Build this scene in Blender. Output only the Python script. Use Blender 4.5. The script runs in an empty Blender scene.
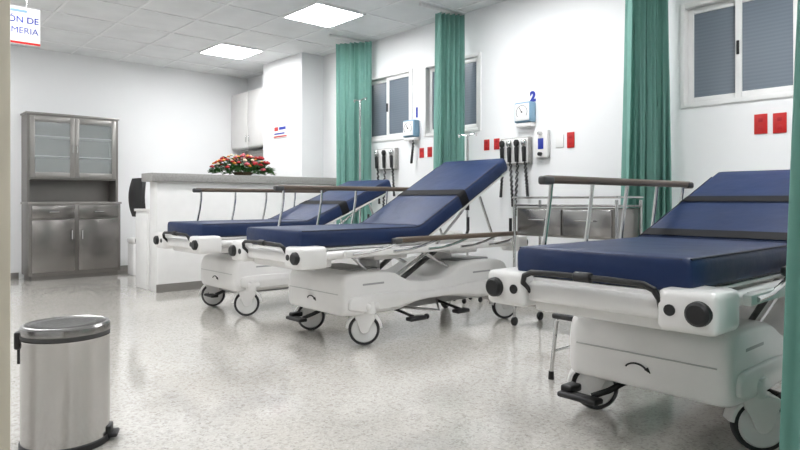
import bpy, bmesh, math, random
from mathutils import Vector, Matrix
random.seed(7)
SC = bpy.context.scene
C = SC.collection
PI = math.pi
SC.view_settings.view_transform = 'Standard'

# ------------------------------------------------------------------ materials
def new_mat(name):
    m = bpy.data.materials.new(name); m.use_nodes = True
    return m, m.node_tree, m.node_tree.nodes['Principled BSDF']
def mat(name, col, rough=0.5, metal=0.0, var=0.04, scale=8.0, bump=0.0, bscale=60.0, coat=0.0, spec=0.5, aniso=0.0):
    m, nt, b = new_mat(name)
    n = nt.nodes.new('ShaderNodeTexNoise'); n.inputs['Scale'].default_value = scale; n.inputs['Detail'].default_value = 4
    tc = nt.nodes.new('ShaderNodeTexCoord')
    src = tc.outputs['Object']
    nt.links.new(src, n.inputs['Vector'])
    r = nt.nodes.new('ShaderNodeValToRGB')
    r.color_ramp.elements[0].position = 0.3; r.color_ramp.elements[1].position = 0.7
    r.color_ramp.elements[0].color = (*[max(0, c*(1-var)) for c in col], 1)
    r.color_ramp.elements[1].color = (*[min(1, c*(1+var)) for c in col], 1)
    nt.links.new(n.outputs['Fac'], r.inputs['Fac']); nt.links.new(r.outputs['Color'], b.inputs['Base Color'])
    b.inputs['Roughness'].default_value = rough; b.inputs['Metallic'].default_value = metal
    b.inputs['Specular IOR Level'].default_value = spec
    if coat: b.inputs['Coat Weight'].default_value = coat
    if aniso:
        b.inputs['Anisotropic'].default_value = aniso
        tg = nt.nodes.new('ShaderNodeTangent'); tg.direction_type = 'RADIAL'; tg.axis = 'Z'
        nt.links.new(tg.outputs['Tangent'], b.inputs['Tangent'])
    if bump:
        n2 = nt.nodes.new('ShaderNodeTexNoise'); n2.inputs['Scale'].default_value = bscale; n2.inputs['Detail'].default_value = 3
        nt.links.new(src, n2.inputs['Vector'])
        bp = nt.nodes.new('ShaderNodeBump'); bp.inputs['Strength'].default_value = bump; bp.inputs['Distance'].default_value = 0.01
        nt.links.new(n2.outputs['Fac'], bp.inputs['Height']); nt.links.new(bp.outputs['Normal'], b.inputs['Normal'])
    return m
M = {}
M['wall'] = mat('wall_paint', (0.84, 0.85, 0.855), 0.5, var=0.012, scale=1.5, bump=0.05, bscale=90)
M['ceil'] = mat('ceiling_tile', (0.75, 0.765, 0.77), 0.85, var=0.05, scale=3, bump=0.25, bscale=70)
M['ceilbar'] = mat('ceiling_bar', (0.81, 0.82, 0.83), 0.5)
M['beige'] = mat('beige_jamb', (0.62, 0.57, 0.46), 0.5, var=0.03)
M['door'] = mat('added_dark_door', (0.05, 0.04, 0.032), 0.5, var=0.2, scale=6)  # for the unseen doors added to darken reflections in the steel bin
M['white'] = mat('white_plastic', (0.79, 0.78, 0.765), 0.3, var=0.02, coat=0.2)
M['whitep'] = mat('white_panel', (0.82, 0.82, 0.81), 0.4, var=0.02)
M['hub'] = mat('wheel_hub', (0.80, 0.80, 0.79), 0.35, var=0.02)
M['greyp'] = mat('grey_metal_paint', (0.36, 0.36, 0.36), 0.4, var=0.03)
M['seamg'] = mat('seam_grey', (0.50, 0.50, 0.49), 0.5, var=0.02)
M['chrome'] = mat('chrome', (0.60, 0.60, 0.60), 0.13, 1.0, var=0.02)
M['steel'] = mat('brushed_steel', (0.46, 0.45, 0.44), 0.15, 1.0, var=0.02, scale=4, aniso=0.6)
M['steel_b'] = mat('satin_steel', (0.31, 0.305, 0.30), 0.25, 1.0, var=0.03, scale=3)
M['cabinet'] = mat('grey_cabinet', (0.19, 0.18, 0.17), 0.35, 0.6, var=0.03)
M['cabinet_l'] = mat('grey_cabinet_light', (0.29, 0.28, 0.265), 0.32, 0.6, var=0.03)
M['cabinet_d'] = mat('grey_cabinet_door', (0.215, 0.205, 0.195), 0.25, 0.75, var=0.04)
M['dark'] = mat('dark_grey', (0.06, 0.06, 0.06), 0.5)
M['black'] = mat('black_rubber', (0.009, 0.009, 0.010), 0.45, var=0.2)
M['tire'] = mat('grey_tire', (0.028, 0.028, 0.03), 0.6)
M['navy'] = mat('navy_vinyl', (0.0085, 0.024, 0.084), 0.5, var=0.14, scale=5, bump=0.55, bscale=7, spec=.35)
M['navy_d'] = mat('navy_piping', (0.004, 0.009, 0.034), 0.5)
M['strap'] = mat('black_webbing', (0.008, 0.008, 0.010), 0.7, var=0.2, spec=.2)
M['grip'] = mat('taupe_grip', (0.115, 0.085, 0.062), 0.4, var=0.05)
M['counter_top'] = mat('counter_laminate', (0.32, 0.315, 0.30), 0.35, var=0.14, scale=60)
M['red'] = mat('red_plate', (0.50, 0.014, 0.012), 0.35)
M['blue'] = mat('blue_print', (0.012, 0.035, 0.33), 0.4)
M['ltblue'] = mat('pale_blue', (0.22, 0.38, 0.52), 0.4)
M['frame'] = mat('window_aluminium', (0.78, 0.78, 0.77), 0.35, var=0.02)
M['leaf'] = mat('leaf_green', (0.04, 0.14, 0.03), 0.5, var=0.4)
M['f_red'] = mat('flower_red', (0.42, 0.010, 0.015), 0.6, var=0.2)
M['f_pink'] = mat('flower_pink', (0.55, 0.10, 0.13), 0.6, var=0.2)
M['f_yel'] = mat('flower_orange', (0.75, 0.30, 0.03), 0.6, var=0.2)
M['f_whi'] = mat('flower_pale', (0.74, 0.64, 0.46), 0.6)
M['wicker'] = mat('wicker', (0.10, 0.065, 0.03), 0.7, var=0.3, scale=50)
M['brown'] = mat('brown_item', (0.30, 0.10, 0.05), 0.6)

def terrazzo():
    m, nt, b = new_mat('terrazzo')
    tc = nt.nodes.new('ShaderNodeTexCoord')
    def vor(scale):
        v = nt.nodes.new('ShaderNodeTexVoronoi'); v.inputs['Scale'].default_value = scale
        nt.links.new(tc.outputs['Object'], v.inputs['Vector']); return v
    def ramp(src, stops):
        r = nt.nodes.new('ShaderNodeValToRGB'); r.color_ramp.interpolation = 'CONSTANT'
        el = r.color_ramp.elements
        while len(el) < len(stops): el.new(0.5)
        for e, (p, c) in zip(el, stops): e.position = p; e.color = (*c, 1)
        nt.links.new(src, r.inputs['Fac']); return r
    v1 = vor(140); v2 = vor(70)
    s1 = nt.nodes.new('ShaderNodeSeparateColor'); nt.links.new(v1.outputs['Color'], s1.inputs['Color'])
    s2 = nt.nodes.new('ShaderNodeSeparateColor'); nt.links.new(v2.outputs['Color'], s2.inputs['Color'])
    r1 = ramp(s1.outputs['Red'], [(0, (0.57, 0.54, 0.49)), (0.22, (0.625, 0.60, 0.555)), (0.55, (0.66, 0.635, 0.59)), (0.86, (0.40, 0.375, 0.34)), (0.94, (0.76, 0.745, 0.715))])
    r2 = ramp(s2.outputs['Green'], [(0, (0.42, 0.395, 0.36)), (0.13, (0.625, 0.60, 0.555)), (0.60, (0.68, 0.66, 0.62)), (0.89, (0.52, 0.49, 0.445))])
    mx = nt.nodes.new('ShaderNodeMix'); mx.data_type = 'RGBA'; mx.inputs[0].default_value = 0.45
    nt.links.new(r1.outputs['Color'], mx.inputs[6]); nt.links.new(r2.outputs['Color'], mx.inputs[7])
    br = nt.nodes.new('ShaderNodeTexBrick'); br.offset = 0; br.inputs['Scale'].default_value = 1.0
    br.inputs['Brick Width'].default_value = 0.4; br.inputs['Row Height'].default_value = 0.4; br.inputs['Mortar Size'].default_value = 0.002
    br.inputs['Color1'].default_value = (1, 1, 1, 1); br.inputs['Color2'].default_value = (0.985, 0.985, 0.985, 1); br.inputs['Mortar'].default_value = (0.92, 0.92, 0.92, 1)
    nt.links.new(tc.outputs['Object'], br.inputs['Vector'])
    mm = nt.nodes.new('ShaderNodeMix'); mm.data_type = 'RGBA'; mm.blend_type = 'MULTIPLY'; mm.inputs[0].default_value = 1
    nt.links.new(mx.outputs[2], mm.inputs[6]); nt.links.new(br.outputs['Color'], mm.inputs[7])
    nt.links.new(mm.outputs[2], b.inputs['Base Color'])
    b.inputs['Roughness'].default_value = 0.13
    b.inputs['Specular IOR Level'].default_value = 0.6
    b.inputs['Coat Weight'].default_value = 0.6; b.inputs['Coat Roughness'].default_value = 0.07
    return m
M['floor'] = terrazzo()
def emis(name, s):
    m, nt, b = new_mat(name)
    b.inputs['Base Color'].default_value = (0.9, 0.9, 0.9, 1)
    b.inputs['Emission Color'].default_value = (0.99, 0.99, 1.0, 1); b.inputs['Emission Strength'].default_value = s
    return m
M['lamp'] = emis('lamp_diffuser', 35)
def pane_mat():
    m, nt, b = new_mat('window_pane')
    tc = nt.nodes.new('ShaderNodeTexCoord')
    w = nt.nodes.new('ShaderNodeTexWave'); w.bands_direction = 'Z'; w.inputs['Scale'].default_value = 12; w.inputs['Distortion'].default_value = 0.3
    nt.links.new(tc.outputs['Object'], w.inputs['Vector'])
    r = nt.nodes.new('ShaderNodeValToRGB')
    r.color_ramp.elements[0].color = (0.13, 0.16, 0.195, 1); r.color_ramp.elements[1].color = (0.145, 0.178, 0.215, 1)
    nt.links.new(w.outputs['Fac'], r.inputs['Fac']); nt.links.new(r.outputs['Color'], b.inputs['Base Color'])
    b.inputs['Roughness'].default_value = 0.3
    return m
M['pane'] = pane_mat()
def cloth_mat():
    m, nt, b = new_mat('green_curtain')
    tc = nt.nodes.new('ShaderNodeTexCoord')
    n = nt.nodes.new('ShaderNodeTexNoise'); n.inputs['Scale'].default_value = 12
    nt.links.new(tc.outputs['Object'], n.inputs['Vector'])
    r = nt.nodes.new('ShaderNodeValToRGB')
    r.color_ramp.elements[0].color = (0.18, 0.385, 0.33, 1); r.color_ramp.elements[1].color = (0.23, 0.445, 0.385, 1)
    nt.links.new(n.outputs['Fac'], r.inputs['Fac']); nt.links.new(r.outputs['Color'], b.inputs['Base Color'])
    b.inputs['Roughness'].default_value = 0.8
    tr = nt.nodes.new('ShaderNodeBsdfTranslucent'); nt.links.new(r.outputs['Color'], tr.inputs['Color'])
    mx = nt.nodes.new('ShaderNodeMixShader'); mx.inputs[0].default_value = 0.25
    nt.links.new(b.outputs[0], mx.inputs[1]); nt.links.new(tr.outputs[0], mx.inputs[2])
    nt.links.new(mx.outputs[0], nt.nodes['Material Output'].inputs['Surface'])
    return m
M['cloth'] = cloth_mat()
def glass_mat():
    m, nt, b = new_mat('cabinet_glass')
    b.inputs['Base Color'].default_value = (0.5, 0.54, 0.54, 1); b.inputs['Roughness'].default_value = 0.08
    tr = nt.nodes.new('ShaderNodeBsdfTransparent')
    mx = nt.nodes.new('ShaderNodeMixShader'); mx.inputs[0].default_value = 0.3
    nt.links.new(tr.outputs[0], mx.inputs[1]); nt.links.new(b.outputs[0], mx.inputs[2])
    nt.links.new(mx.outputs[0], nt.nodes['Material Output'].inputs['Surface'])
    return m
M['glass'] = glass_mat()

# ------------------------------------------------------------------ mesh builder
class MB:
    def __init__(s): s.bm = bmesh.new(); s.mi = 0
    def box(s, x0, x1, y0, y1, z0, z1, bev=0.0, seg=2, T=None):
        mtx = Matrix.Translation(((x0+x1)/2, (y0+y1)/2, (z0+z1)/2)) @ Matrix.Diagonal((x1-x0, y1-y0, z1-z0, 1))
        if T is not None: mtx = T @ mtx
        r = bmesh.ops.create_cube(s.bm, size=1, matrix=mtx)
        if bev:
            es = list({e for v in r['verts'] for e in v.link_edges})
            bmesh.ops.bevel(s.bm, geom=es, offset=bev, segments=seg, affect='EDGES', profile=0.5)
        return s
    def cyl(s, p0, p1, r, r2=None, seg=16, bev=0.0):
        p0, p1 = Vector(p0), Vector(p1); d = p1-p0
        q = d.to_track_quat('Z', 'Y').to_matrix().to_4x4()
        r_ = bmesh.ops.create_cone(s.bm, cap_ends=True, segments=seg, radius1=r, radius2=r if r2 is None else r2, depth=d.length, matrix=Matrix.Translation((p0+p1)/2) @ q)
        if bev:
            es = [e for e in {e for v in r_['verts'] for e in v.link_edges} if any(len(f.verts) > 4 for f in e.link_faces)]
            bmesh.ops.bevel(s.bm, geom=es, offset=bev, segments=3, affect='EDGES', profile=0.5)
        return s
    def ball(s, c, r, sc=(1, 1, 1), u=14, v=9):
        bmesh.ops.create_uvsphere(s.bm, u_segments=u, v_segments=v, radius=r, matrix=Matrix.Translation(c) @ Matrix.Diagonal((*sc, 1)))
        return s
    def rings(s, rings, cap=True, closed=True):
        vs = [[s.bm.verts.new(p) for p in ring] for ring in rings]
        n = len(vs[0])
        for a, b in zip(vs, vs[1:]):
            for i in range(n if closed else n-1):
                j = (i+1) % n
                s.bm.faces.new((a[i], a[j], b[j], b[i]))
        if cap and closed:
            s.bm.faces.new(list(reversed(vs[0]))); s.bm.faces.new(vs[-1])
        return s
    def tube(s, pts, r, seg=8, flat=1.0):
        pts = [Vector(p) for p in pts]; R = []
        up = None
        for i, p in enumerate(pts):
            t = (pts[min(i+1, len(pts)-1)] - pts[max(i-1, 0)]).normalized()
            if up is None:
                up = Vector((0, 0, 1)) if abs(t.z) < 0.9 else Vector((1, 0, 0))
            up = (up - t*up.dot(t)).normalized(); sd = t.cross(up)
            R.append([p + sd*math.cos(a)*r*flat + up*math.sin(a)*r for a in [2*PI*k/seg for k in range(seg)]])
        return s.rings(R)
    def lathe(s, prof, c=(0, 0, 0), seg=32, axis='Z', cap=True):
        R = []
        for (r, z) in prof:
            ring = []
            for k in range(seg):
                a = 2*PI*k/seg
                if axis == 'Z': ring.append((c[0]+r*math.cos(a), c[1]+r*math.sin(a), c[2]+z))
                elif axis == 'Y': ring.append((c[0]+r*math.cos(a), c[1]+z, c[2]+r*math.sin(a)))
                else: ring.append((c[0]+z, c[1]+r*math.cos(a), c[2]+r*math.sin(a)))
            R.append(ring)
        return s.rings(R, cap=cap)
    def prism(s, poly, y0, y1, bev=0.0, seg=3):
        a = [s.bm.verts.new((x, y0, z)) for x, z in poly]
        b = [s.bm.verts.new((x, y1, z)) for x, z in poly]
        n = len(poly); fs = []
        for i in range(n):
            j = (i+1) % n; fs.append(s.bm.faces.new((a[i], a[j], b[j], b[i])))
        fs.append(s.bm.faces.new(list(reversed(a)))); fs.append(s.bm.faces.new(b))
        bmesh.ops.recalc_face_normals(s.bm, faces=fs)
        if bev:
            es = list({e for f in fs for e in f.edges})
            bmesh.ops.bevel(s.bm, geom=es, offset=bev, segments=seg, affect='EDGES', profile=0.5)
        return s
    def build(s, name, mats, parent=None, smooth=True, loc=None, angle=35):
        bmesh.ops.recalc_face_normals(s.bm, faces=s.bm.faces[:])
        me = bpy.data.meshes.new(name); s.bm.to_mesh(me); s.bm.free()
        if not isinstance(mats, (list, tuple)): mats = [mats]
        for m in mats: me.materials.append(m)
        if smooth:
            me.shade_smooth()
            me.set_sharp_from_angle(angle=math.radians(angle))
        o = bpy.data.objects.new(name, me); C.objects.link(o)
        if parent: o.parent = parent
        if loc: o.location = loc
        return o
def thing(name, label, cat, loc=(0, 0, 0), rz=0, group=None):
    o = bpy.data.objects.new(name, None); C.objects.link(o); o.empty_display_size = 0.1
    o.location = loc; o.rotation_euler = (0, 0, rz)
    return tag(o, label, cat, group)
def tag(o, label, cat, group=None):
    o['label'] = label; o['category'] = cat
    if group: o['group'] = group
    return o
def struct(o): o['kind'] = 'structure'; return o
def text_mesh(name, body, size, mtx, m, parent=None, align='CENTER', ext=0.002, bold=0.0):
    cu = bpy.data.curves.new(name, 'FONT'); cu.body = body; cu.size = size; cu.extrude = ext; cu.offset = bold
    cu.align_x = align; cu.align_y = 'CENTER'
    t = bpy.data.objects.new(name, cu); C.objects.link(t)
    dg = bpy.context.evaluated_depsgraph_get(); dg.update()
    me = bpy.data.meshes.new_from_object(t.evaluated_get(dg))
    bpy.data.objects.remove(t); bpy.data.curves.remove(cu)
    me.transform(mtx); me.materials.clear(); me.materials.append(m); me.name = name
    o = bpy.data.objects.new(name, me); C.objects.link(o)
    if parent: o.parent = parent
    return o
def basis(x, y, z, t): return Matrix(((x[0], y[0], z[0], t[0]), (x[1], y[1], z[1], t[1]), (x[2], y[2], z[2], t[2]), (0, 0, 0, 1)))
def on_right(y, z, x=4.797): return basis((0, -1, 0), (0, 0, 1), (-1, 0, 0), (x, y, z))
def on_back(x, z, y): return basis((1, 0, 0), (0, 0, 1), (0, -1, 0), (x, y, z))

# ------------------------------------------------------------------ camera
YAW = math.atan(550/620)
cam = bpy.data.cameras.new('camera'); co = bpy.data.objects.new('camera', cam); C.objects.link(co)
cam.sensor_width = 36; cam.lens = 36*620/800; cam.shift_y = -25/800; cam.clip_start = 0.05
co.location = (0, 0, 1.0); co.rotation_euler = (PI/2, 0, -YAW); SC.camera = co
w = bpy.data.worlds.new('world'); SC.world = w; w.use_nodes = True
w.node_tree.nodes['Background'].inputs[0].default_value = (0.8, 0.88, 1, 1); w.node_tree.nodes['Background'].inputs[1].default_value = 0.5

# ------------------------------------------------------------------ room
XW, YB, ZC = 4.8, 9.1, 2.95
XL, YF = -1.6, -1.6
struct(MB().box(XL-.15, XW+.15, YF-.15, YB+.15, -0.1, 0).build('floor', M['floor'], smooth=False))
struct(MB().box(XL-.15, XW+.15, YF-.15, YB+.15, ZC, ZC+.1).build('ceiling', M['ceil'], smooth=False))
struct(MB().box(XL-.15, XW+.15, YB, YB+.15, 0, ZC).build('wall_back', M['wall'], smooth=False))
struct(MB().box(XL-.15, XL, YF, YB, 0, ZC).build('wall_left', M['wall'], smooth=False))
struct(MB().box(XL-.15, XW+.15, YF-.15, YF, 0, ZC).build('wall_front', M['wall'], smooth=False))
wins = [(1.34, 2.11), (4.20, 4.97), (5.23, 6.05)]
Z0, Z1 = 1.74, 2.47
e_ = .012
b = MB(); ys = [YF] + [v for p in wins for v in (p[0]-e_, p[1]+e_)] + [YB]
for i in range(0, len(ys), 2): b.box(XW, XW+.15, ys[i], ys[i+1], 0, ZC)
for a, c in wins: b.box(XW, XW+.15, a-e_, c+e_, 0, Z0-e_); b.box(XW, XW+.15, a-e_, c+e_, Z1+e_, ZC)
struct(b.build('wall_right', M['wall'], smooth=False))
struct(MB().box(4.46, XW, 6.98, 8.0, 0, ZC).build('wall_pillar', M['wall'], smooth=False))
struct(MB().box(XL, 0.19, 1.47, 1.59, 0, ZC).build('wall_partition', M['wall'], smooth=False))
struct(MB().box(0.19, 0.240, 1.44, 1.60, 0, ZC, 0.004).build('trim_1', M['beige']))
struct(MB().box(XL, 1.60, YB-.012, YB, 0, 0.08).box(2.74, 4.5, YB-.012, YB, 0, 0.08).build('baseboard_back', M['cabinet_l']))
struct(MB().box(XW-.012, XW, YF, 6.5, 0, 0.08).build('baseboard_right', M['cabinet_l']))
# unseen dark doors added behind camera and at left to streak the bin's reflections
for n, (x0, x1, y0, y1) in enumerate(((-.75, .25, YF, YF+.04), (1.1, 2.0, YF, YF+.04), (XL, XL+.04, 3.0, 4.0))):
    d = struct(MB().box(x0, x1, y0, y1, 0, 2.2, .004).build('door_%d' % (n+1), M['door']))
    if n < 2: MB().cyl((x1-.1, y1, 1.0), (x1-.1, y1+.05, 1.0), .02).build('handle', M['chrome'], d)
    else: MB().cyl((x1, y1-.1, 1.0), (x1+.05, y1-.1, 1.0), .02).build('handle', M['chrome'], d)
b = MB()
gx = [3.42 + 0.61*k for k in range(-8, 3)]; gy = [5.08 + 0.70*k for k in range(-9, 6)]
for x in gx:
    if XL < x < XW: b.box(x-.012, x+.012, YF, YB, ZC-.006, ZC)
for y in gy:
    if YF < y < YB: b.box(XL, XW, y-.012, y+.012, ZC-.007, ZC)
struct(b.build('trim_2', M['ceilbar'], smooth=False))
for n, (a, c) in enumerate(wins):
    w1 = .035
    o = MB().box(XW-.012, XW+.13, a-w1, a, Z0-w1, Z1+w1, .003).box(XW-.012, XW+.13, c, c+w1, Z0-w1, Z1+w1, .003) \
        .box(XW-.012, XW+.13, a, c, Z0-w1, Z0, .003).box(XW-.012, XW+.13, a, c, Z1, Z1+w1, .003).build('window_%d' % (n+1), M['frame'])
    struct(o)
    mid = (a+c)/2
    for (p, q, xx) in ((a, mid+.03, XW+.012), (mid-.02, c, XW+.045)):
        sf = MB().box(xx, xx+.03, p, p+.045, Z0, Z1, .004).box(xx, xx+.03, q-.045, q, Z0, Z1, .004).box(xx, xx+.03, p+.045, q-.045, Z0, Z0+.045, .004).box(xx, xx+.03, p+.045, q-.045, Z1-.045, Z1, .004).build('sash', M['frame'], o)
        MB().box(xx+.012, xx+.018, p+.04, q-.04, Z0+.04, Z1-.04).build('pane', M['pane'], sf)
    MB().box(XW-.002, XW+.012, mid-.0, mid+.018, (Z0+Z1)/2-.05, (Z0+Z1)/2+.05, .003).build('latch', M['black'], o)
def ceil_light(x, y, label):
    t = thing('ceiling_light', label, 'ceiling light', (x, y, ZC), group='recessed ceiling panel lights')
    b = MB(); X, Y, e = .61, .66, .02
    b.box(0, X, 0, e, -.02, 0).box(0, X, Y-e, Y, -.02, 0).box(0, e, e, Y-e, -.02, 0).box(X-e, X, e, Y-e, -.02, 0)
    b.build('frame', M['ceilbar'], t, smooth=False)
    MB().box(e, X-e, e, Y-e, -.014, -.001).build('diffuser', M['lamp'], t, smooth=False)
ceil_light(3.42, 5.08, 'square glowing ceiling panel over the third bed, the nearer of the two visible')
ceil_light(3.42, 7.19, 'square glowing ceiling panel over the nurse counter, the farther of the two visible')
for i, (x, y) in enumerate([(3.42, 2.9), (3.42, .5), (.35, 2.6), (.35, 4.9), (.35, 7.0), (.9, -1.0)]):
    ceil_light(x, y, ['square ceiling panel light above the second bed', 'square ceiling panel light above the nearest bed', 'square ceiling panel light just inside the doorway',
        'square ceiling panel light in the open left half of the room', 'square ceiling panel light in front of the grey cabinet', 'square ceiling panel light behind the doorway'][i])

# ------------------------------------------------------------------ curtains
def curtain(label, x0, y0, x1, y1, folds, amp, ztop, zbot, flare0=0.0, flare1=0.0):
    d = Vector((x1-x0, y1-y0, 0)); L = d.length; d.normalize(); nrm = Vector((-d.y, d.x, 0))
    N = folds*14; rows = 28; R = []
    ph = [random.uniform(-1.1, 1.1) for _ in range(folds+2)]; am = [random.uniform(.35, 1.45) for _ in range(folds+2)]
    dr = [random.uniform(-1.2, 1.2) for _ in range(folds+2)]
    for j in range(rows+1):
        v = j/rows; z = ztop + (zbot-ztop)*v; ring = []
        for i in range(N+1):
            u = i/N; k = u*folds; kk = int(k); f = k-kk; f = f*f*(3-2*f)
            pp = ph[kk]*(1-f)+ph[kk+1]*f; aa = am[kk]*(1-f)+am[kk+1]*f; dd = dr[kk]*(1-f)+dr[kk+1]*f
            s0 = -flare0*v; s1 = L+flare1*v
            s_ = s0+(s1-s0)*u + 0.26*(L/folds)*math.sin(4*PI*k+pp)*(.6+.4*v)
            off = amp*(aa+(1-aa)*.3*v)*math.sin(2*PI*k+pp+dd*v)*(.6+.4*v) + amp*.20*math.sin(6*PI*k+3*v+pp*2)
            p = Vector((x0, y0, z)) + d*s_ + nrm*off
            ring.append(p)
        R.append(ring)
    o = MB().rings(R, cap=False, closed=False).build('privacy_curtain', M['cloth'], angle=180)
    tag(o, label, 'curtain', 'green privacy curtains')
    return o
curtain('gathered green privacy curtain in the far corner by the counter, beside the third bed', 4.45, 6.18, 4.69, 5.80, 7, .06, 2.905, .60)
curtain('gathered green privacy curtain hanging between the second and third beds, over the middle window', 4.46, 4.48, 4.74, 4.35, 6, .07, 2.905, .98, .02)
curtain('gathered green privacy curtain between the steel drawer cart and the large right window', 4.41, 2.36, 4.70, 2.22, 7, .07, 2.905, .45, .03)
curtain('green privacy curtain hanging at the right edge, nearest the camera', 2.25, .56, 2.95, .60, 9, .035, 2.905, .05, .47)
for y, x, l in ((5.98, 4.2, 'white ceiling curtain track beside the third bed'), (4.44, 4.2, 'white ceiling curtain track between the second and third beds'), (2.28, 2.4, 'white ceiling curtain track between the two nearest beds'), (.57, 1.9, 'white ceiling curtain track on the near side of the first bed')):
    tag(MB().box(x, XW, y-.012, y+.012, ZC-.037, ZC-.0065, .003).build('curtain_track', M['frame']), l, 'curtain track', 'curtain tracks')

# ------------------------------------------------------------------ beds
HW = 0.36
def bed_path(ang, z, L=2.15, hx=0.98, Rr=0.30):
    pts = []; a = math.radians(ang)
    for k in range(9): pts.append((hx*k/8, z, 0))
    n = 6
    for k in range(1, n+1):
        t = a*k/n; pts.append((hx+Rr*math.sin(t), z+Rr*(1-math.cos(t)), t))
    x, zz, _ = pts[-1]; rem = L-hx-Rr*a
    for k in range(1, 11): pts.append((x+rem*k/10*math.cos(a), zz+rem*k/10*math.sin(a), a))
    return pts
def rrect(hw, h0, h1, r, n=4):
    out = []
    for cx, cz, a0 in ((hw-r, h1-r, 0), (-hw+r, h1-r, PI/2), (-hw+r, h0+r, PI), (hw-r, h0+r, 1.5*PI)):
        for k in range(n+1):
            a = a0+PI/2*k/n; out.append((cx+r*math.cos(a), cz+r*math.sin(a)))
    return out
def sweep(b, pts, hw, h0, h1, r, ends=True):
    R = []
    seq = []
    def at(p, e, sc): return (p[0]+e*math.cos(p[2]), p[1]+e*math.sin(p[2]), p[2], sc)
    if ends:
        seq += [at(pts[0], 0.0, .93), at(pts[0], .006, .975), at(pts[0], .02, 1)]
        seq += [(*p, 1) for p in pts[1:-1]]
        seq += [at(pts[-1], -.02, 1), at(pts[-1], -.006, .975), at(pts[-1], 0, .93)]
    else: seq = [(*p, 1) for p in pts]
    for x, z, a, sc in seq:
        mid = (h0+h1)/2; ring = []
        for (y, h) in rrect(hw-(1-sc)*.25, mid-(mid-h0)*(1-(1-sc)*2.2), mid+(h1-mid)*(1-(1-sc)*2.2), r):
            ring.append((x-h*math.sin(a), y, z+h*math.cos(a)))
        R.append(ring)
    b.rings(R)
def interp(pts, s):
    acc = 0
    for p, q in zip(pts, pts[1:]):
        d = math.hypot(q[0]-p[0], q[1]-p[1])
        if acc+d >= s:
            f = (s-acc)/d; return (p[0]+(q[0]-p[0])*f, p[1]+(q[1]-p[1])*f, p[2]+(q[2]-p[2])*f)
        acc += d
    return pts[-1]
def smooth_poly(P, it=2):
    for _ in range(it):
        Q = []
        for i in range(len(P)):
            a, b_ = P[i], P[(i+1) % len(P)]
            Q += [(a[0]*.75+b_[0]*.25, a[1]*.75+b_[1]*.25), (a[0]*.25+b_[0]*.75, a[1]*.25+b_[1]*.75)]
        P = Q
    return P
def shell(poly, hw, taper=.9, edge=.03):
    P = smooth_poly(poly, 2)
    cx = sum(p[0] for p in P)/len(P); cz = sum(p[1] for p in P)/len(P)
    R = []
    prof = [(hw, taper)] + [(hw-edge*(1-math.cos(a)), taper+(1-taper)*math.sin(a)) for a in [PI/2*k/6 for k in range(1, 7)]]
    seq = [(-y, s_) for y, s_ in prof] + [(y, s_) for y, s_ in reversed(prof)]
    for y, s_ in seq:
        sx_ = 1-(1-s_)*.22
        R.append([(cx+(x-cx)*sx_, y, cz+(z-cz)*s_) for x, z in P])
    return MB().rings(R)
BT = .118
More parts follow.
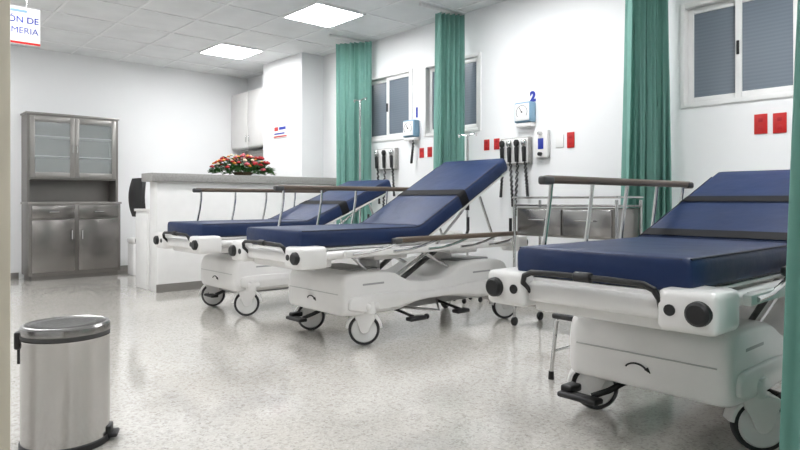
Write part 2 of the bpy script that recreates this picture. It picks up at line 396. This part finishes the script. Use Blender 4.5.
def make_bed(loc, ang, label, straps, sw, L=2.15, cf=.6, ch=1.93, fx=.36):
    t = thing('hospital_stretcher', label, 'hospital bed', loc, group='wheeled hospital beds along the window wall')
    body = [(fx+.03, .212), (fx+.005, .235), (fx, .33), (fx+.005, .43), (fx+.03, .488), (fx+.10, .506), (.56, .508), (.72, .506), (.80, .488), (.87, .445), (.95, .412), (1.06, .40), (1.20, .40), (1.31, .412), (1.40, .45), (1.47, .490), (1.56, .508), (1.74, .508), (1.92, .506), (2.02, .492), (2.07, .45), (2.09, .34), (2.08, .24), (2.05, .215),
            (1.86, .206), (1.66, .206), (1.57, .225), (1.46, .248), (1.30, .258), (1.12, .258), (.98, .245), (.90, .222), (.82, .206), (.66, .206)]
    hood = shell(body, .350, .84, .05).build('base_cover', M['white'], t, angle=50)
    for s in (-1, 1):
        y0, y1 = sorted((s*.325, s*.368))
        sill = [(fx+.05, .235), (fx+.05, .335), (fx+.12, .35), (.80, .35), (.92, .335), (1.05, .325), (1.30, .325), (1.43, .337), (1.55, .35), (1.96, .35), (2.03, .335), (2.03, .235), (1.66, .232), (1.54, .255), (1.30, .272), (1.1, .272), (.94, .258), (.82, .232)]
        MB().prism(smooth_poly(sill, 1), y0, y1, .012, 3).build('side_sill', M['white'], hood)
        MB().box(.50, .70, *sorted((s*.338, s*.3515)), .410, .432, .008).build('hand_slot', M['greyp'], hood)
        MB().box(1.62, 1.84, *sorted((s*.338, s*.3515)), .410, .432, .008).build('hand_slot', M['greyp'], hood)
    MB().tube([(fx-.001, -.30, .365), (fx-.001, .30, .365)], .003, 6).build('seam', M['seamg'], hood)
    ax = fx-.001
    pts = [(ax, .02+.05*math.cos(a), .29+.035*math.sin(a)) for a in [PI*.15+PI*.7*k/10 for k in range(11)]]
    MB().tube(pts, .004, 6).cyl((ax, -.025, .312), (ax, -.042, .295), .010, .001, 8).build('arrow_mark', M['black'], hood)
    MB().box(fx+.15, .74, -.22, .22, .500, .514, .003).build('top_tray', M['greyp'], hood)
    MB().box(1.56, 1.96, -.22, .22, .500, .514, .003).build('top_tray', M['greyp'], hood)
    MB().box(.6, 1.92, -.07, .07, .15, .235, .015).build('base_frame', M['greyp'], t)
    k = 0
    for cx in (cf, ch):
        for cy in (-.33, .33):
            a = sw[k]; k += 1
            R4 = Matrix.Translation((cx, cy, 0)) @ Matrix.Rotation(a, 4, 'Z')
            c = MB(); R = []
            for q in range(15):
                an = PI*(.04+.92*q/14)
                ring = []
                for (yy, rr) in ((-.040, .111), (-.038, .122), (-.028, .129), (.028, .129), (.038, .122), (.040, .111), (.032, .1115), (-.032, .1115)):
                    ring.append((.03+rr*math.cos(an), yy, .108+rr*math.sin(an)))
                R.append(ring)
            c.rings(R)
            c.cyl((0.0, 0, .222), (0.0, 0, .30), .055, .05, 18)
            for sy in (-1, 1):
                y0, y1 = sorted((sy*.043, sy*.034))
                c.prism(smooth_poly([(.005, .085), (.055, .085), (.075, .15), (.10, .21), (.08, .232), (-.04, .232), (-.05, .19), (-.015, .14)], 1), y0, y1, .003, 1)
            for v in c.bm.verts: v.co = R4 @ v.co
            co_ = c.build('caster', M['white'], t)
            wh = MB().lathe([(.0, -.029), (.022, -.031), (.026, -.024), (.080, -.026), (.089, -.020), (.090, 0), (.089, .020), (.080, .026), (.026, .024), (.022, .031), (.0, .029)], (.03, 0, .108), 28, 'Y', cap=False)
            for v in wh.bm.verts: v.co = R4 @ v.co
            wh.build('wheel', M['hub'], co_)
            ti = MB().lathe([(.088, -.021), (.100, -.024), (.107, -.014), (.108, 0), (.107, .014), (.100, .024), (.088, .021)], (.03, 0, .108), 36, 'Y', cap=False)
            for v in ti.bm.verts: v.co = R4 @ v.co
            ti.build('tire', M['tire'], co_)
    for cx in (cf+.01, ch-.01): MB().box(cx-.065, cx+.065, -.38, .38, .232, .300, .028, 3).build('axle_beam', M['white'], t)
    for cx in (.84, 1.62):
        MB().cyl((cx, 0, .42), (cx, 0, .55), .085, .08, 24).cyl((cx, 0, .54), (cx, 0, .625), .055, .055, 24).build('lift_column', M['white'], t)
        MB().box(cx-.16, cx+.16, -.26, .26, .570, .62, .012).build('column_plate', M['white'], t)
    for s in (-1, 1):
        for (p, q) in (((.86, s*.25, .43), (1.22, s*.28, .625)), ((1.46, s*.25, .46), (1.10, s*.28, .625))):
            MB().tube([p, q], .014, 8).build('lift_link', M['chrome'], t)
        MB().tube([(.60, s*.27, .505), (.44, s*.30, .62)], .011, 8).build('lift_link', M['chrome'], t)
        MB().cyl((1.0, s*.18, .40), (1.35, s*.20, .60), .020, seg=12).build('gas_spring', M['dark'], t)
    b = MB()
    for s in (-1, 1): b.tube([(.10, s*.37, .640), (2.08, s*.37, .640)], .028, 12)
    for x in (.25, .75, 1.3, 1.8, 2.08): b.box(x-.02, x+.02, -.37, .37, .62, .655, .005)
    b.build('litter_frame', M['white'], t)
    MB().box(-.03, .16, -.32, .32, .595, .672, .016, 3).box(.02, .30, -.28, .28, .55, .61, .015).build('foot_panel', M['white'], t)
    for s in (-1, 1):
        for (xa, xb, sg) in ((-.065, .14, -1), (2.06, 2.20, 1)):
            y0, y1 = sorted((s*.270, s*.465))
            br = MB().box(xa, xb, y0, y1, .568, .708, .026, 4).build('corner_bracket', M['white'], t)
            xf = xa if sg < 0 else xb
            MB().lathe([(0, 0), (.030, 0), (.039, .008), (.041, .030), (.030, .044), (0, .046)], (xf-.026 if sg < 0 else xf-.018, s*.412, .64), 24, 'X', cap=False).build('bumper', M['black'], br)
            MB().cyl((xf+sg*.004, s*.318, .64), (xf-sg*.02, s*.318, .64), .019, .019, 18).build('cap', M['black'], br)
    hp = [(-.02, -.27, .63), (-.055, -.28, .67), (-.065, -.265, .70), (-.068, -.23, .715), (-.068, -.1, .718), (-.068, .1, .718), (-.068, .23, .715), (-.065, .265, .70), (-.055, .28, .67), (-.02, .27, .63)]
    MB().tube(hp, .0115, 10).cyl((-.068, -.035, .718), (-.068, .035, .718), .019, .019, 12, .004).build('push_handle', M['black'], t)
    for s in (-1, 1):
        MB().tube([(2.10, s*.25, .64), (2.20, s*.25, .66), (2.23, s*.25, .72), (2.23, s*.25, .84)], .014, 8).build('head_handle', M['black'], t)
    pd = bed_path(ang, .672, L-.02)
    b = MB(); sweep(b, pd, HW-.01, 0, .016, .006, False); b.build('deck', M['white'], t)
    q = interp(pd, 1.75)
    for s in (-1, 1):
        for st in ([(1.30, s*.26, .655), (q[0], s*.29, q[1]-.01)], [(1.95, s*.30, .655), (q[0]+.1, s*.30, q[1]+.02)]):
            MB().tube(st, .011, 8).build('backrest_strut', M['chrome'], t)
    pm = bed_path(ang, .690, L)
    b = MB(); sweep(b, pm, HW, 0, BT, .030); mt = b.build('mattress', M['navy'], t, angle=60)
    hh = BT-.006
    for s in (-1, 1):
        for h_ in (hh, .008):
            pl = [(x-h_*math.sin(a), s*(HW-.009), z+h_*math.cos(a)) for x, z, a in [(p[0]+(.02 if i == 0 else 0), p[1], p[2]) for i, p in enumerate(pm)]]
            MB().tube(pl[:-1], .004, 6).build('piping', M['navy_d'], mt)
    MB().tube([(.006, y, .690+hh-.002) for y in (-.33, -.1, .1, .33)], .004, 6).build('piping', M['navy_d'], mt)
    x, z, a = interp(pm, 1.04)
    MB().tube([(x-(BT+.0005)*math.sin(a), y, z+(BT+.0005)*math.cos(a)) for y in (-.34, 0, .34)], .003, 6).build('seam', M['navy_d'], mt)
    for s0 in straps:
        R = []
        for d in (-.045, .045):
            x, z, a = interp(pm, s0+d)
            R.append([(x-h*math.sin(a), y, z+h*math.cos(a)) for y, h in rrect(HW+.005, -.004, BT+.006, .030)])
        MB().rings(R, cap=False).build('strap', M['strap'], mt)
    for s, fold in ((1, 0), (-1, 1)):
        y = s*.425; dx = .44 if fold else .0; dz = .07 if fold else .445
        base = MB().box(.30, 1.80, y-.016, y+.016, .625, .665, .006).box(.4, .46, s*.36 if s > 0 else y, y if s > 0 else s*.36, .63, .66).box(1.66, 1.72, s*.36 if s > 0 else y, y if s > 0 else s*.36, .63, .66).build('side_rail', M['white'], t)
        for px_ in (.35, .70, 1.04, 1.38, 1.71):
            o2 = y+s*.018
            p0 = Vector((px_-(.045 if not fold else 0), o2, .645)); p1 = Vector((px_+dx, y, .645+dz-.01))
            if fold: mid_ = [p0.lerp(p1, .3)+Vector((0, 0, -.015)), p0.lerp(p1, .6)+Vector((0, 0, -.018))]
            else: mid_ = [Vector((px_-.035, o2, .645+dz*.3)), Vector((px_-.005, o2, .645+dz*.6)), Vector((px_+.004, y+s*.01, .645+dz*.82))]
            MB().tube([p0, *mid_, p1], .010, 8).build('post', M['chrome'], base)
        g0, g1 = .30+dx, 1.79+dx; zz = .645+dz
        MB().box(g0, g1, y-.019, y+.019, zz-.014, zz+.024, .012, 3).build('grip', M['grip'], base)
        for e0 in (g0-.03, g1-.05):
            MB().box(e0, e0+.08, y-.022, y+.022, zz-.020, zz+.020, .012, 3).build('end_cap', M['dark'], base)
    MB().tube([(.55, .14, .20), (.46, .20, .15), (.42, .26, .12)], .014, 8).box(.35, .42, .20, .40, .10, .125, .010, 3).box(.38, .47, .34, .40, .115, .15, .01, 3).build('pedal', M['black'], t)
    MB().tube([(1.0, -.04, .18), (1.0, -.32, .14)], .012, 8).box(.93, 1.09, -.38, -.31, .115, .145, .010, 3).ball((1.12, -.34, .13), .022).build('pedal', M['black'], t)
    MB().tube([(1.5, -.04, .18), (1.5, -.32, .14)], .012, 8).box(1.42, 1.56, -.38, -.31, .115, .145, .010, 3).build('pedal', M['black'], t)
    MB().tube([(.98, -.06, .19), (1.25, -.34, .16), (1.5, -.06, .19)], .010, 8).build('pedal_bar', M['chrome'], t)
    MB().tube([(cf, -.25, .17), (cf, .25, .17)], .014, 8).build('brake_bar', M['chrome'], t)
    return t
make_bed((2.07, 1.25, 0), 20, 'wheeled hospital bed nearest the camera at right, navy mattress, backrest slightly raised', (1.12, 1.62), (-.85, PI-1.04, -.3, -.4), cf=.62)
make_bed((2.11, 3.68, 0), 29, 'middle wheeled hospital bed, backrest raised highest, below the blue number 2', (1.60,), (PI-.65, PI-.7, -.5, .5), 2.22, cf=.57, ch=2.0, fx=.33)
make_bed((2.13, 5.20, 0), 22, 'farthest wheeled hospital bed, in front of the nurse counter', (1.5,), (PI-.5, PI-.5, 0, .6), cf=.46, fx=.30)

# ------------------------------------------------------------------ counter + behind
t = thing('reception_counter', 'long white nurse counter with grey speckled top', 'counter', (2.47, 6.72, 0))
MB().box(0, 2.31, 0, .22, .0, 1.20, .004).build('body', M['whitep'], t)
MB().box(-.01, 2.31, -.006, 0, 0, .09).build('kick_strip', M['cabinet_l'], t)
MB().box(-.08, 2.32, -.07, .25, 1.20, 1.29, .006).build('top', M['counter_top'], t)
t = thing('desk_pedestal', 'low white desk cabinet behind the left end of the nurse counter', 'cabinet', (2.47, 6.96, 0))
MB().box(0, .6, 0, .42, 0, .87, .004).build('body', M['whitep'], t)
MB().box(-.015, .62, .0, .44, .87, .90, .004).build('top', M['white'], t)
MB().box(-.012, 0, .03, .39, .05, .84, .003).build('side_panel', M['whitep'], t)
t = thing('office_chair', 'black office chair behind the white nurse counter', 'chair', (2.82, 7.66, 0), -PI/2)
MB().box(-.22, .22, -.20, .22, .46, .54, .03, 3).build('seat', M['black'], t)
R = []
for k in range(9):
    v = k/8; w_ = .23*(1-.22*abs(2*v-1)**3); z = .80+.46*v
    R.append([(x, y-.22-.03*math.sin(PI*v), z) for x, y in ((-w_, -.02), (-w_*.6, -.045), (w_*.6, -.045), (w_, -.02), (w_, .02), (-w_, .02))])
MB().rings(R).build('backrest', M['black'], t)
MB().tube([(0, -.05, .45), (0, -.22, .50), (0, -.235, .85)], .018).build('back_support', M['black'], t)
MB().cyl((0, 0, .1), (0, 0, .46), .025).build('column', M['dark'], t)
for k in range(5):
    a = 2*PI*k/5+.3
    MB().tube([(0, 0, .12), (.22*math.cos(a), .22*math.sin(a), .07)], .018).ball((.22*math.cos(a), .22*math.sin(a), .028), .028).build('leg', M['black'], t)
t = thing('waste_bin', 'small white lidded bin between the grey cabinet and the counter', 'bin', (2.92, 8.55, 0))
MB().box(-.13, .13, -.12, .12, 0, .42, .02, 3).build('body', M['whitep'], t)
MB().box(-.14, .14, -.13, .13, .42, .50, .03, 3).build('lid', M['white'], t)
MB().box(-.05, .05, -.128, -.118, .30, .38, .003).build('label_patch', M['brown'], t)
t = thing('wall_cupboard', 'white wall cupboard in the far corner beyond the pillar', 'cupboard', (4.52, 8.02, 1.80))
MB().box(0, .28, 0, 1.08, 0, .85, .003).build('body', M['whitep'], t)
for k in range(2):
    d = MB().box(-.018, -.001, .01+.54*k, .53+.54*k, .01, .84, .004).build('door', M['white'], t)
    MB().box(-.03, -.018, .48+.09*k, .495+.09*k, .08, .18, .003).build('handle', M['chrome'], d)
t = thing('wall_box', 'small grey wall box beneath the white wall cupboard', 'wall box', (4.62, 8.1, 1.50))
MB().box(0, .18, 0, .85, 0, .26, .012).build('body', M['cabinet_l'], t); MB().box(-.006, 0, .05, .8, .05, .2, .002).build('front', M['counter_top'], t)
t = thing('notice', 'small white notice with blue and red print on the pillar', 'sign', (4.455, 7.52, 1.95))
MB().box(-.004, .005, -.19, .19, -.09, .09, .001).build('sheet', M['whitep'], t)
MB().box(-.006, -.004, -.15, .02, .02, .06).build('print', M['blue'], t)
MB().box(-.006, -.004, -.12, .15, -.04, -.02).build('print', M['blue'], t)
MB().box(-.006, -.004, .05, .15, .01, .065).build('print', M['red'], t)
MB().box(-.006, -.004, -.17, .17, -.078, -.062).build('print', M['red'], t)

# ------------------------------------------------------------------ grey medical cabinet
t = thing('medicine_cabinet', 'tall grey metal cabinet with glass doors above drawers and doors', 'cabinet', (1.63, YB-.015, 0))
W = 1.07
MB().box(0, W, -.42, 0, .06, .95, .004).box(.03, W-.03, -.40, 0, 0, .06).build('body', M['cabinet'], t)
MB().box(-.012, W+.012, -.435, 0, .95, .975, .004).build('top', M['cabinet_l'], t)
for k in range(2):
    x0 = .03+k*(W/2-.01); x1 = x0+W/2-.05
    d = MB().box(x0, x1, -.438, -.42, .77, .93, .005).build('drawer', M['cabinet_d'], t)
    MB().tube([((x0+x1)/2-.06, -.438, .85), ((x0+x1)/2-.055, -.462, .85), ((x0+x1)/2+.055, -.462, .85), ((x0+x1)/2+.06, -.438, .85)], .007).build('handle', M['chrome'], d)
    d = MB().box(x0, x1, -.438, -.42, .10, .75, .005).build('door', M['cabinet_d'], t)
    hx = x1-.04 if k == 0 else x0+.04
    MB().tube([(hx, -.438, .50), (hx, -.462, .505), (hx, -.462, .615), (hx, -.438, .62)], .007).build('handle', M['chrome'], d)
b = MB().box(0, .03, -.32, 0, .975, 2.07).box(W-.03, W, -.32, 0, .975, 2.07).box(.03, W-.03, -.02, 0, .975, 2.07).box(.03, W-.03, -.32, -.02, 2.03, 2.07).box(.03, W-.03, -.32, -.02, 1.26, 1.30)
b.build('upper_body', M['cabinet'], t, smooth=False)
MB().box(-.015, W+.015, -.335, 0, 2.07, 2.095, .004).build('cornice', M['cabinet_l'], t)
for z in (1.55, 1.80): MB().box(.03, W-.03, -.28, -.02, z, z+.012).build('shelf', M['ceilbar'], t)
for k in range(2):
    x0 = .03+k*(W/2-.03)+.0; x1 = x0+W/2-.03
    d = MB().box(x0, x0+.055, -.335, -.318, 1.28, 2.05, .004).box(x1-.055, x1, -.335, -.318, 1.28, 2.05, .004).box(x0+.055, x1-.055, -.335, -.318, 1.28, 1.35, .004).box(x0+.055, x1-.055, -.335, -.318, 1.98, 2.05, .004).build('door', M['cabinet_l'], t)
    MB().box(x0+.05, x1-.05, -.329, -.325, 1.345, 1.985).build('glass', M['glass'], d)
    hx = x1-.026 if k == 0 else x0+.026
    MB().tube([(hx, -.335, 1.6), (hx, -.357, 1.605), (hx, -.357, 1.695), (hx, -.335, 1.7)], .006).build('handle', M['chrome'], d)

# ------------------------------------------------------------------ flowers
t = thing('flower_arrangement', 'red, orange and pale yellow flower arrangement with green leaves on the counter', 'flowers', (3.52, 6.80, 1.29))
MB().lathe([(.07, 0), (.10, .01), (.12, .03), (.13, .04), (.11, .04), (.10, .03)], seg=20, cap=False).cyl((0, 0, 0), (0, 0, .03), .09).build('basket', M['wicker'], t)
b = MB()
for k in range(620):
    a = random.uniform(0, 2*PI); r = math.sqrt(random.random()); q = random.uniform(.1, 1.08)
    cx, cy = .38*r*math.cos(a), .12*r*math.sin(a); cz = .012+.19*math.sqrt(max(0, 1-r*r))*q
    d = Vector((math.cos(a)*1.2, math.sin(a)*.8, random.uniform(-.3, .8))).normalized(); L = random.uniform(.04, .09)
    base = Vector((cx, cy, cz)); tip = base+d*L; tip.z = max(tip.z, .008); base.z = max(base.z, .008)
    sd = d.cross(Vector((0, 0, 1))).normalized()*random.uniform(.014, .024); m_ = (base+tip)/2+Vector((0, 0, .012))
    vs = [b.bm.verts.new(p) for p in (base, m_-sd, tip, m_+sd)]; b.bm.faces.new(vs)
b.build('foliage', M['leaf'], t)
for k in range(62):
    a = random.uniform(0, 2*PI); r = math.sqrt(random.random())
    x = .40*r*math.cos(a); y = .13*r*math.sin(a); z = .045+.19*math.sqrt(max(0, 1-r*r))+random.uniform(-.02, .025)
    mm = random.choice(['f_red', 'f_red', 'f_red', 'f_red', 'f_pink', 'f_pink', 'f_yel', 'f_yel', 'f_whi', 'f_whi'])
    b = MB(); R0 = random.uniform(.017, .034) if mm in ('f_red', 'f_pink') else random.uniform(.016, .024)
    for j in range(6):
        aa = 2*PI*j/6; b.ball((x+R0*.6*math.cos(aa), y+R0*.6*math.sin(aa), z), R0*.62, (1, 1, .8), 8, 5)
    b.ball((x, y, z+R0*.35), R0*.6, (1, 1, .9), 8, 5)
    b.build('flower', M[mm], t)

# ------------------------------------------------------------------ bin in the foreground
t = thing('pedal_bin', 'round stainless steel pedal bin standing in the left foreground', 'bin', (.668, 2.83, 0))
RB = .164
MB().lathe([(RB+.002, .0), (RB+.005, .004), (RB+.005, .025), (RB+.001, .03), (RB-.01, .03)], seg=48, cap=False).cyl((0, 0, .002), (0, 0, .02), RB, RB, 48).build('base_ring', M['black'], t)
MB().lathe([(RB-.002, .028), (RB, .03), (RB, .438), (RB+.002, .443), (RB-.01, .444)], seg=64, cap=False).build('body', M['steel'], t)
MB().lathe([(RB-.004, .444), (RB+.001, .446), (RB+.002, .460), (RB-.004, .464)], seg=48, cap=False).build('rim', M['dark'], t)
MB().lathe([(RB+.001, .462), (RB+.002, .466), (RB+.001, .488), (RB-.005, .495), (RB-.014, .497), (RB-.022, .493), (.10, .494), (.04, .495), (0.0, .495)], seg=64, cap=False).build('lid', M['steel_b'], t)
d1 = Vector((-.748*.93-.2, .664*.93-.2, 0)).normalized(); s1 = Vector((-d1.y, d1.x, 0))
Th = basis(d1, s1, (0, 0, 1), (0, 0, 0))
MB().box(RB-.005, RB+.018, -.04, .04, .40, .472, .008, T=Th).box(RB-.004, RB+.010, -.025, .025, .34, .41, .004, T=Th).build('hinge', M['black'], t)
d2 = -d1; Th = basis(d2, Vector((-d2.y, d2.x, 0)), (0, 0, 1), (0, 0, 0))
MB().box(RB-.01, RB+.035, -.04, .04, .012, .03, .008, T=Th).box(RB-.005, RB+.010, -.035, .035, .02, .06, .005, T=Th).build('pedal', M['black'], t)

# ------------------------------------------------------------------ hanging sign
sx, sy = 1.215, 6.0
t = thing('hanging_sign', 'white hanging sign with blue lettering at the top left', 'sign', (sx, sy, 0))
MB().box(-.66, 0, -.006, .006, 2.305, 2.62, .002).build('panel', M['whitep'], t)
MB().box(-.66, 0, -.009, -.006, 2.31, 2.328).build('stripe', M['red'], t)
MB().box(-.24, -.10, -.009, -.006, 2.575, 2.595).build('emblem', M['ltblue'], t)
text_mesh('lettering', 'ESTACI\u00d3N DE', .073, on_back(-.012, 2.510, -.008), M['blue'], t, 'RIGHT', bold=.0005)
text_mesh('lettering', 'ENFERMERIA', .0725, on_back(-.014, 2.420, -.008), M['blue'], t, 'RIGHT', bold=-.0003)
for x in (-.5, -.1): MB().cyl((x, 0, 2.62), (x, 0, ZC), .003, seg=6).build('hanger', M['chrome'], t)

# ------------------------------------------------------------------ wall equipment
F = 620; sy_, cy_ = math.sin(YAW), math.cos(YAW)
def wy(px):
    r = (px-400)/F; return XW*(cy_-r*sy_)/(sy_+r*cy_)
def wd(px): return XW/(sy_+(px-400)/F*cy_)
def wz(px, py): return 1+wd(px)*(200-py)/F
def number(px, py, s, lab, size):
    o = text_mesh('wall_number', s, size, on_right(wy(px), wz(px, py)), M['blue'], None, bold=.007)
    tag(o, lab, 'number')
number(417, 113, '1', 'small blue numeral one on the wall between the far window and the middle curtain', .15)
number(533, 97, '2', 'blue numeral two on the wall above the middle bed, right of the middle curtain', .125)
def gauge(px, py, lab, cord):
    y, z = wy(px), wz(px, py)
    t = thing('blood_pressure_gauge', lab, 'medical gauge', (XW, y, z), group='wall blood pressure gauges')
    MB().box(-.09, -.0, -.095, .095, -.095, .095, .014, 3).build('case', M['ltblue'], t)
    MB().box(-.096, -.088, -.08, .08, -.08, .08, .006).build('dial', M['whitep'], t)
    pts = [(-.098, .062*math.cos(a), .062*math.sin(a)) for a in [-.7+4.5*k/24 for k in range(25)]]
    MB().tube(pts, .002, 5).build('scale', M['black'], t)
    MB().tube([(-.099, 0, 0), (-.099, .03, .045)], .003, 5).ball((-.099, 0, 0), .008).build('needle', M['black'], t)
    MB().box(-.075, 0, -.09, .09, -.135, -.097, .010).build('cuff_basket', M['white'], t)
    if cord:
        pts = []
        for k in range(180):
            u = k/179; a = 2*PI*22*u
            pts.append((-.06+.010*math.cos(a), -.055+.035*math.sin(PI*u)+.010*math.sin(a), -.13-.26*math.sin(PI*u*.95)))
        MB().tube(pts, .006, 5).build('coiled_cord', M['black'], t)
gauge(414, 129, 'wall blood pressure gauge with square dial below the blue number 1', True)
gauge(528, 113, 'wall blood pressure gauge with square dial below the blue number 2', False)
def diag(px, py, lab, W=.26, nh=3):
    y, z = wy(px), wz(px, py)
    t = thing('diagnostic_set', lab, 'medical instrument', (XW, y, z), group='wall diagnostic instrument sets')
    MB().box(-.05, 0, -W/2, W/2, -.13, .125, .012, 3).build('body', M['counter_top'], t)
    MB().box(-.056, -.048, -W/2+.02, W/2-.02, -.12, .115, .004).build('face', M['whitep'], t)
    for k in range(nh):
        yy = -W/2+.045+(W-.09)*k/(nh-1)
        h = MB().cyl((-.078, yy, -.11), (-.083, yy, .03), .018, .021, 12, .003).build('handle', M['black'], t)
        MB().lathe([(.0, .03), (.012, .03), (.024, .05), (.029, .075), (.018, .10), (0, .104)], (-.083, yy, 0), 12, 'Z', cap=False).build('head', M['black' if k % 2 else 'chrome'], h)
        pts = []
        for q in range(190):
            u = q/189; a = 2*PI*26*u; amp = .34+.09*((k*2) % 3)
            y2 = yy+.030*math.sin(PI*u)*(1 if k % 2 else -1)
            zz = -.10-amp*math.sin(PI*u)
            pts.append((-.078+.03*u+.010*math.cos(a), y2+(.03*u-.015)+.010*math.sin(a), zz))
        MB().tube(pts, .0058, 5).build('coiled_cord', M['black'], h)
diag(389, 159, 'wall instrument set with coiled black cords left of gauge 1', .36, 3)
diag(518, 151, 'wall instrument set with coiled black cords below gauge 2', .35, 4)
t = thing('gas_outlet_panel', 'white wall panel with a blue plate right of the second instrument set', 'wall panel', (XW, wy(544), wz(544, 144)))
MB().box(-.05, 0, -.07, .07, -.13, .13, .01, 3).build('body', M['white'], t); MB().box(-.056, -.05, -.03, .03, -.05, .05, .003).build('plate', M['blue'], t)
MB().cyl((-.05, 0, .095), (-.09, 0, .095), .02, .015).build('knob', M['chrome'], t)
MB().cyl((-.05, 0, -.095), (-.08, 0, -.095), .018, .018).build('knob', M['black'], t)
def outlet(px, py, w, h, lab):
    y, z = wy(px), wz(px, py)
    t = thing('wall_outlet', lab, 'outlet', (XW, y, z), group='red wall outlets')
    MB().box(-.008, 0, -w/2, w/2, -h/2, h/2, .003).build('plate', M['red'], t)
    for dz in (-.028, .028): MB().box(-.011, -.008, -.016, .016, dz-.014, dz+.014, .002).build('socket', M['f_red'], t)
outlet(761, 124, .085, .14, 'red outlet plate under the large window, left of its pair')
outlet(780, 123, .085, .14, 'red outlet plate under the large window, right of its pair')
outlet(571, 140, .075, .14, 'single red outlet plate to the right of the blue-plated panel')
outlet(487, 145, .07, .11, 'red outlet plate beside instrument set 2, left of its pair')
outlet(497, 144, .07, .11, 'red outlet plate beside instrument set 2, right of its pair')
outlet(422, 153, .07, .11, 'red outlet plate below gauge 1, left of its pair')
outlet(430, 152, .07, .11, 'red outlet plate below gauge 1, right of its pair')
tag(MB().box(XW-.008, XW, wy(560)-.04, wy(560)+.04, wz(560, 141)-.06, wz(560, 141)+.06, .003).build('switch_plate', M['frame']), 'pale blank plate left of the single red outlet', 'switch plate')

# ------------------------------------------------------------------ IV stands
def iv(x, y, h, lab):
    t = thing('iv_stand', lab, 'drip stand', (x, y, 0), group='drip stands')
    MB().cyl((0, 0, .12), (0, 0, h), .012, seg=12).build('pole', M['chrome'], t)
    MB().cyl((0, 0, .9), (0, 0, .96), .02).build('collar', M['black'], t)
    for s in (-1, 1):
        MB().tube([(0, 0, h-.01), (.0, s*.05, h), (0, s*.09, h+.01), (0, s*.11, h-.015), (0, s*.12, h+.015)], .007).build('hook', M['chrome'], t)
    for k in range(4):
        a = PI/2*k+.5; p = (.13*math.cos(a), .13*math.sin(a))
        MB().tube([(0, 0, .13), (p[0]*.6, p[1]*.6, .09), (p[0], p[1], .06)], .010).build('leg', M['chrome'], t)
        MB().ball((p[0], p[1], .028), .028, (1, .6, 1)).build('caster', M['black'], t)
iv(4.42, 5.68, 2.16, 'chrome drip stand behind the farthest bed, in front of the far window')
iv(4.54, 4.12, 1.64, 'short chrome drip stand behind the head of the middle bed')

# ------------------------------------------------------------------ steel cart
t = thing('instrument_cart', 'stainless steel drawer cart on tall legs between the two nearest beds', 'cart', (3.95, 2.20, 0))
cw, cd, H = .90, .36, 1.0
for x in (0.01, cd-.01):
    for y in (.01, cw-.01):
        l = MB().cyl((x, y, .07), (x, y, H), .012, seg=12).build('leg', M['chrome'], t)
        MB().cyl((x, y-.012, .035), (x, y+.012, .035), .035, seg=18, bev=.005).build('caster', M['black'], l)
MB().box(0, cd, 0, cw, .95, .965, .003).build('top', M['steel_b'], t)
MB().tube([(0, 0, 1.02), (0, cw, 1.02), (cd, cw, 1.02), (cd, 0, 1.02), (0, 0, 1.02)], .008).build('guard_rail', M['chrome'], t)
MB().box(.02, cd, .03, cw-.03, .72, .94, .004).build('drawer_case', M['cabinet_l'], t)
for k in range(2):
    y0 = .045+k*.41
    d = MB().box(0.002, .02, y0, y0+.395, .735, .93, .006).build('drawer', M['steel_b'], t)
    MB().tube([(0, y0+.12, .85), (-.025, y0+.125, .85), (-.025, y0+.27, .85), (0, y0+.275, .85)], .006).build('handle', M['chrome'], d)
MB().box(0.01, cd-.01, .01, cw-.01, .25, .262, .003).build('shelf', M['steel_b'], t)
t = thing('step_stool', 'black-topped step stool with chrome legs beside the nearest bed', 'step stool', (2.93, 1.76, 0))
MB().box(-.03, .37, -.01, .25, .345, .375, .01, 3).build('step', M['black'], t)
for x in (0, .34):
    MB().tube([(x, .02, .03), (x, .02, .33), (x, .04, .345), (x, .21, .345), (x, .235, .33), (x, .27, .03)], .011).build('leg', M['chrome'], t)
    for y in (.02, .27): MB().cyl((x, y, 0), (x, y, .045), .017, .014, 12).build('foot', M['black'], t)
for y in (.25, .02): MB().tube([(0, y, .16), (.34, y, .16)], .008).build('stretcher', M['chrome'], t)
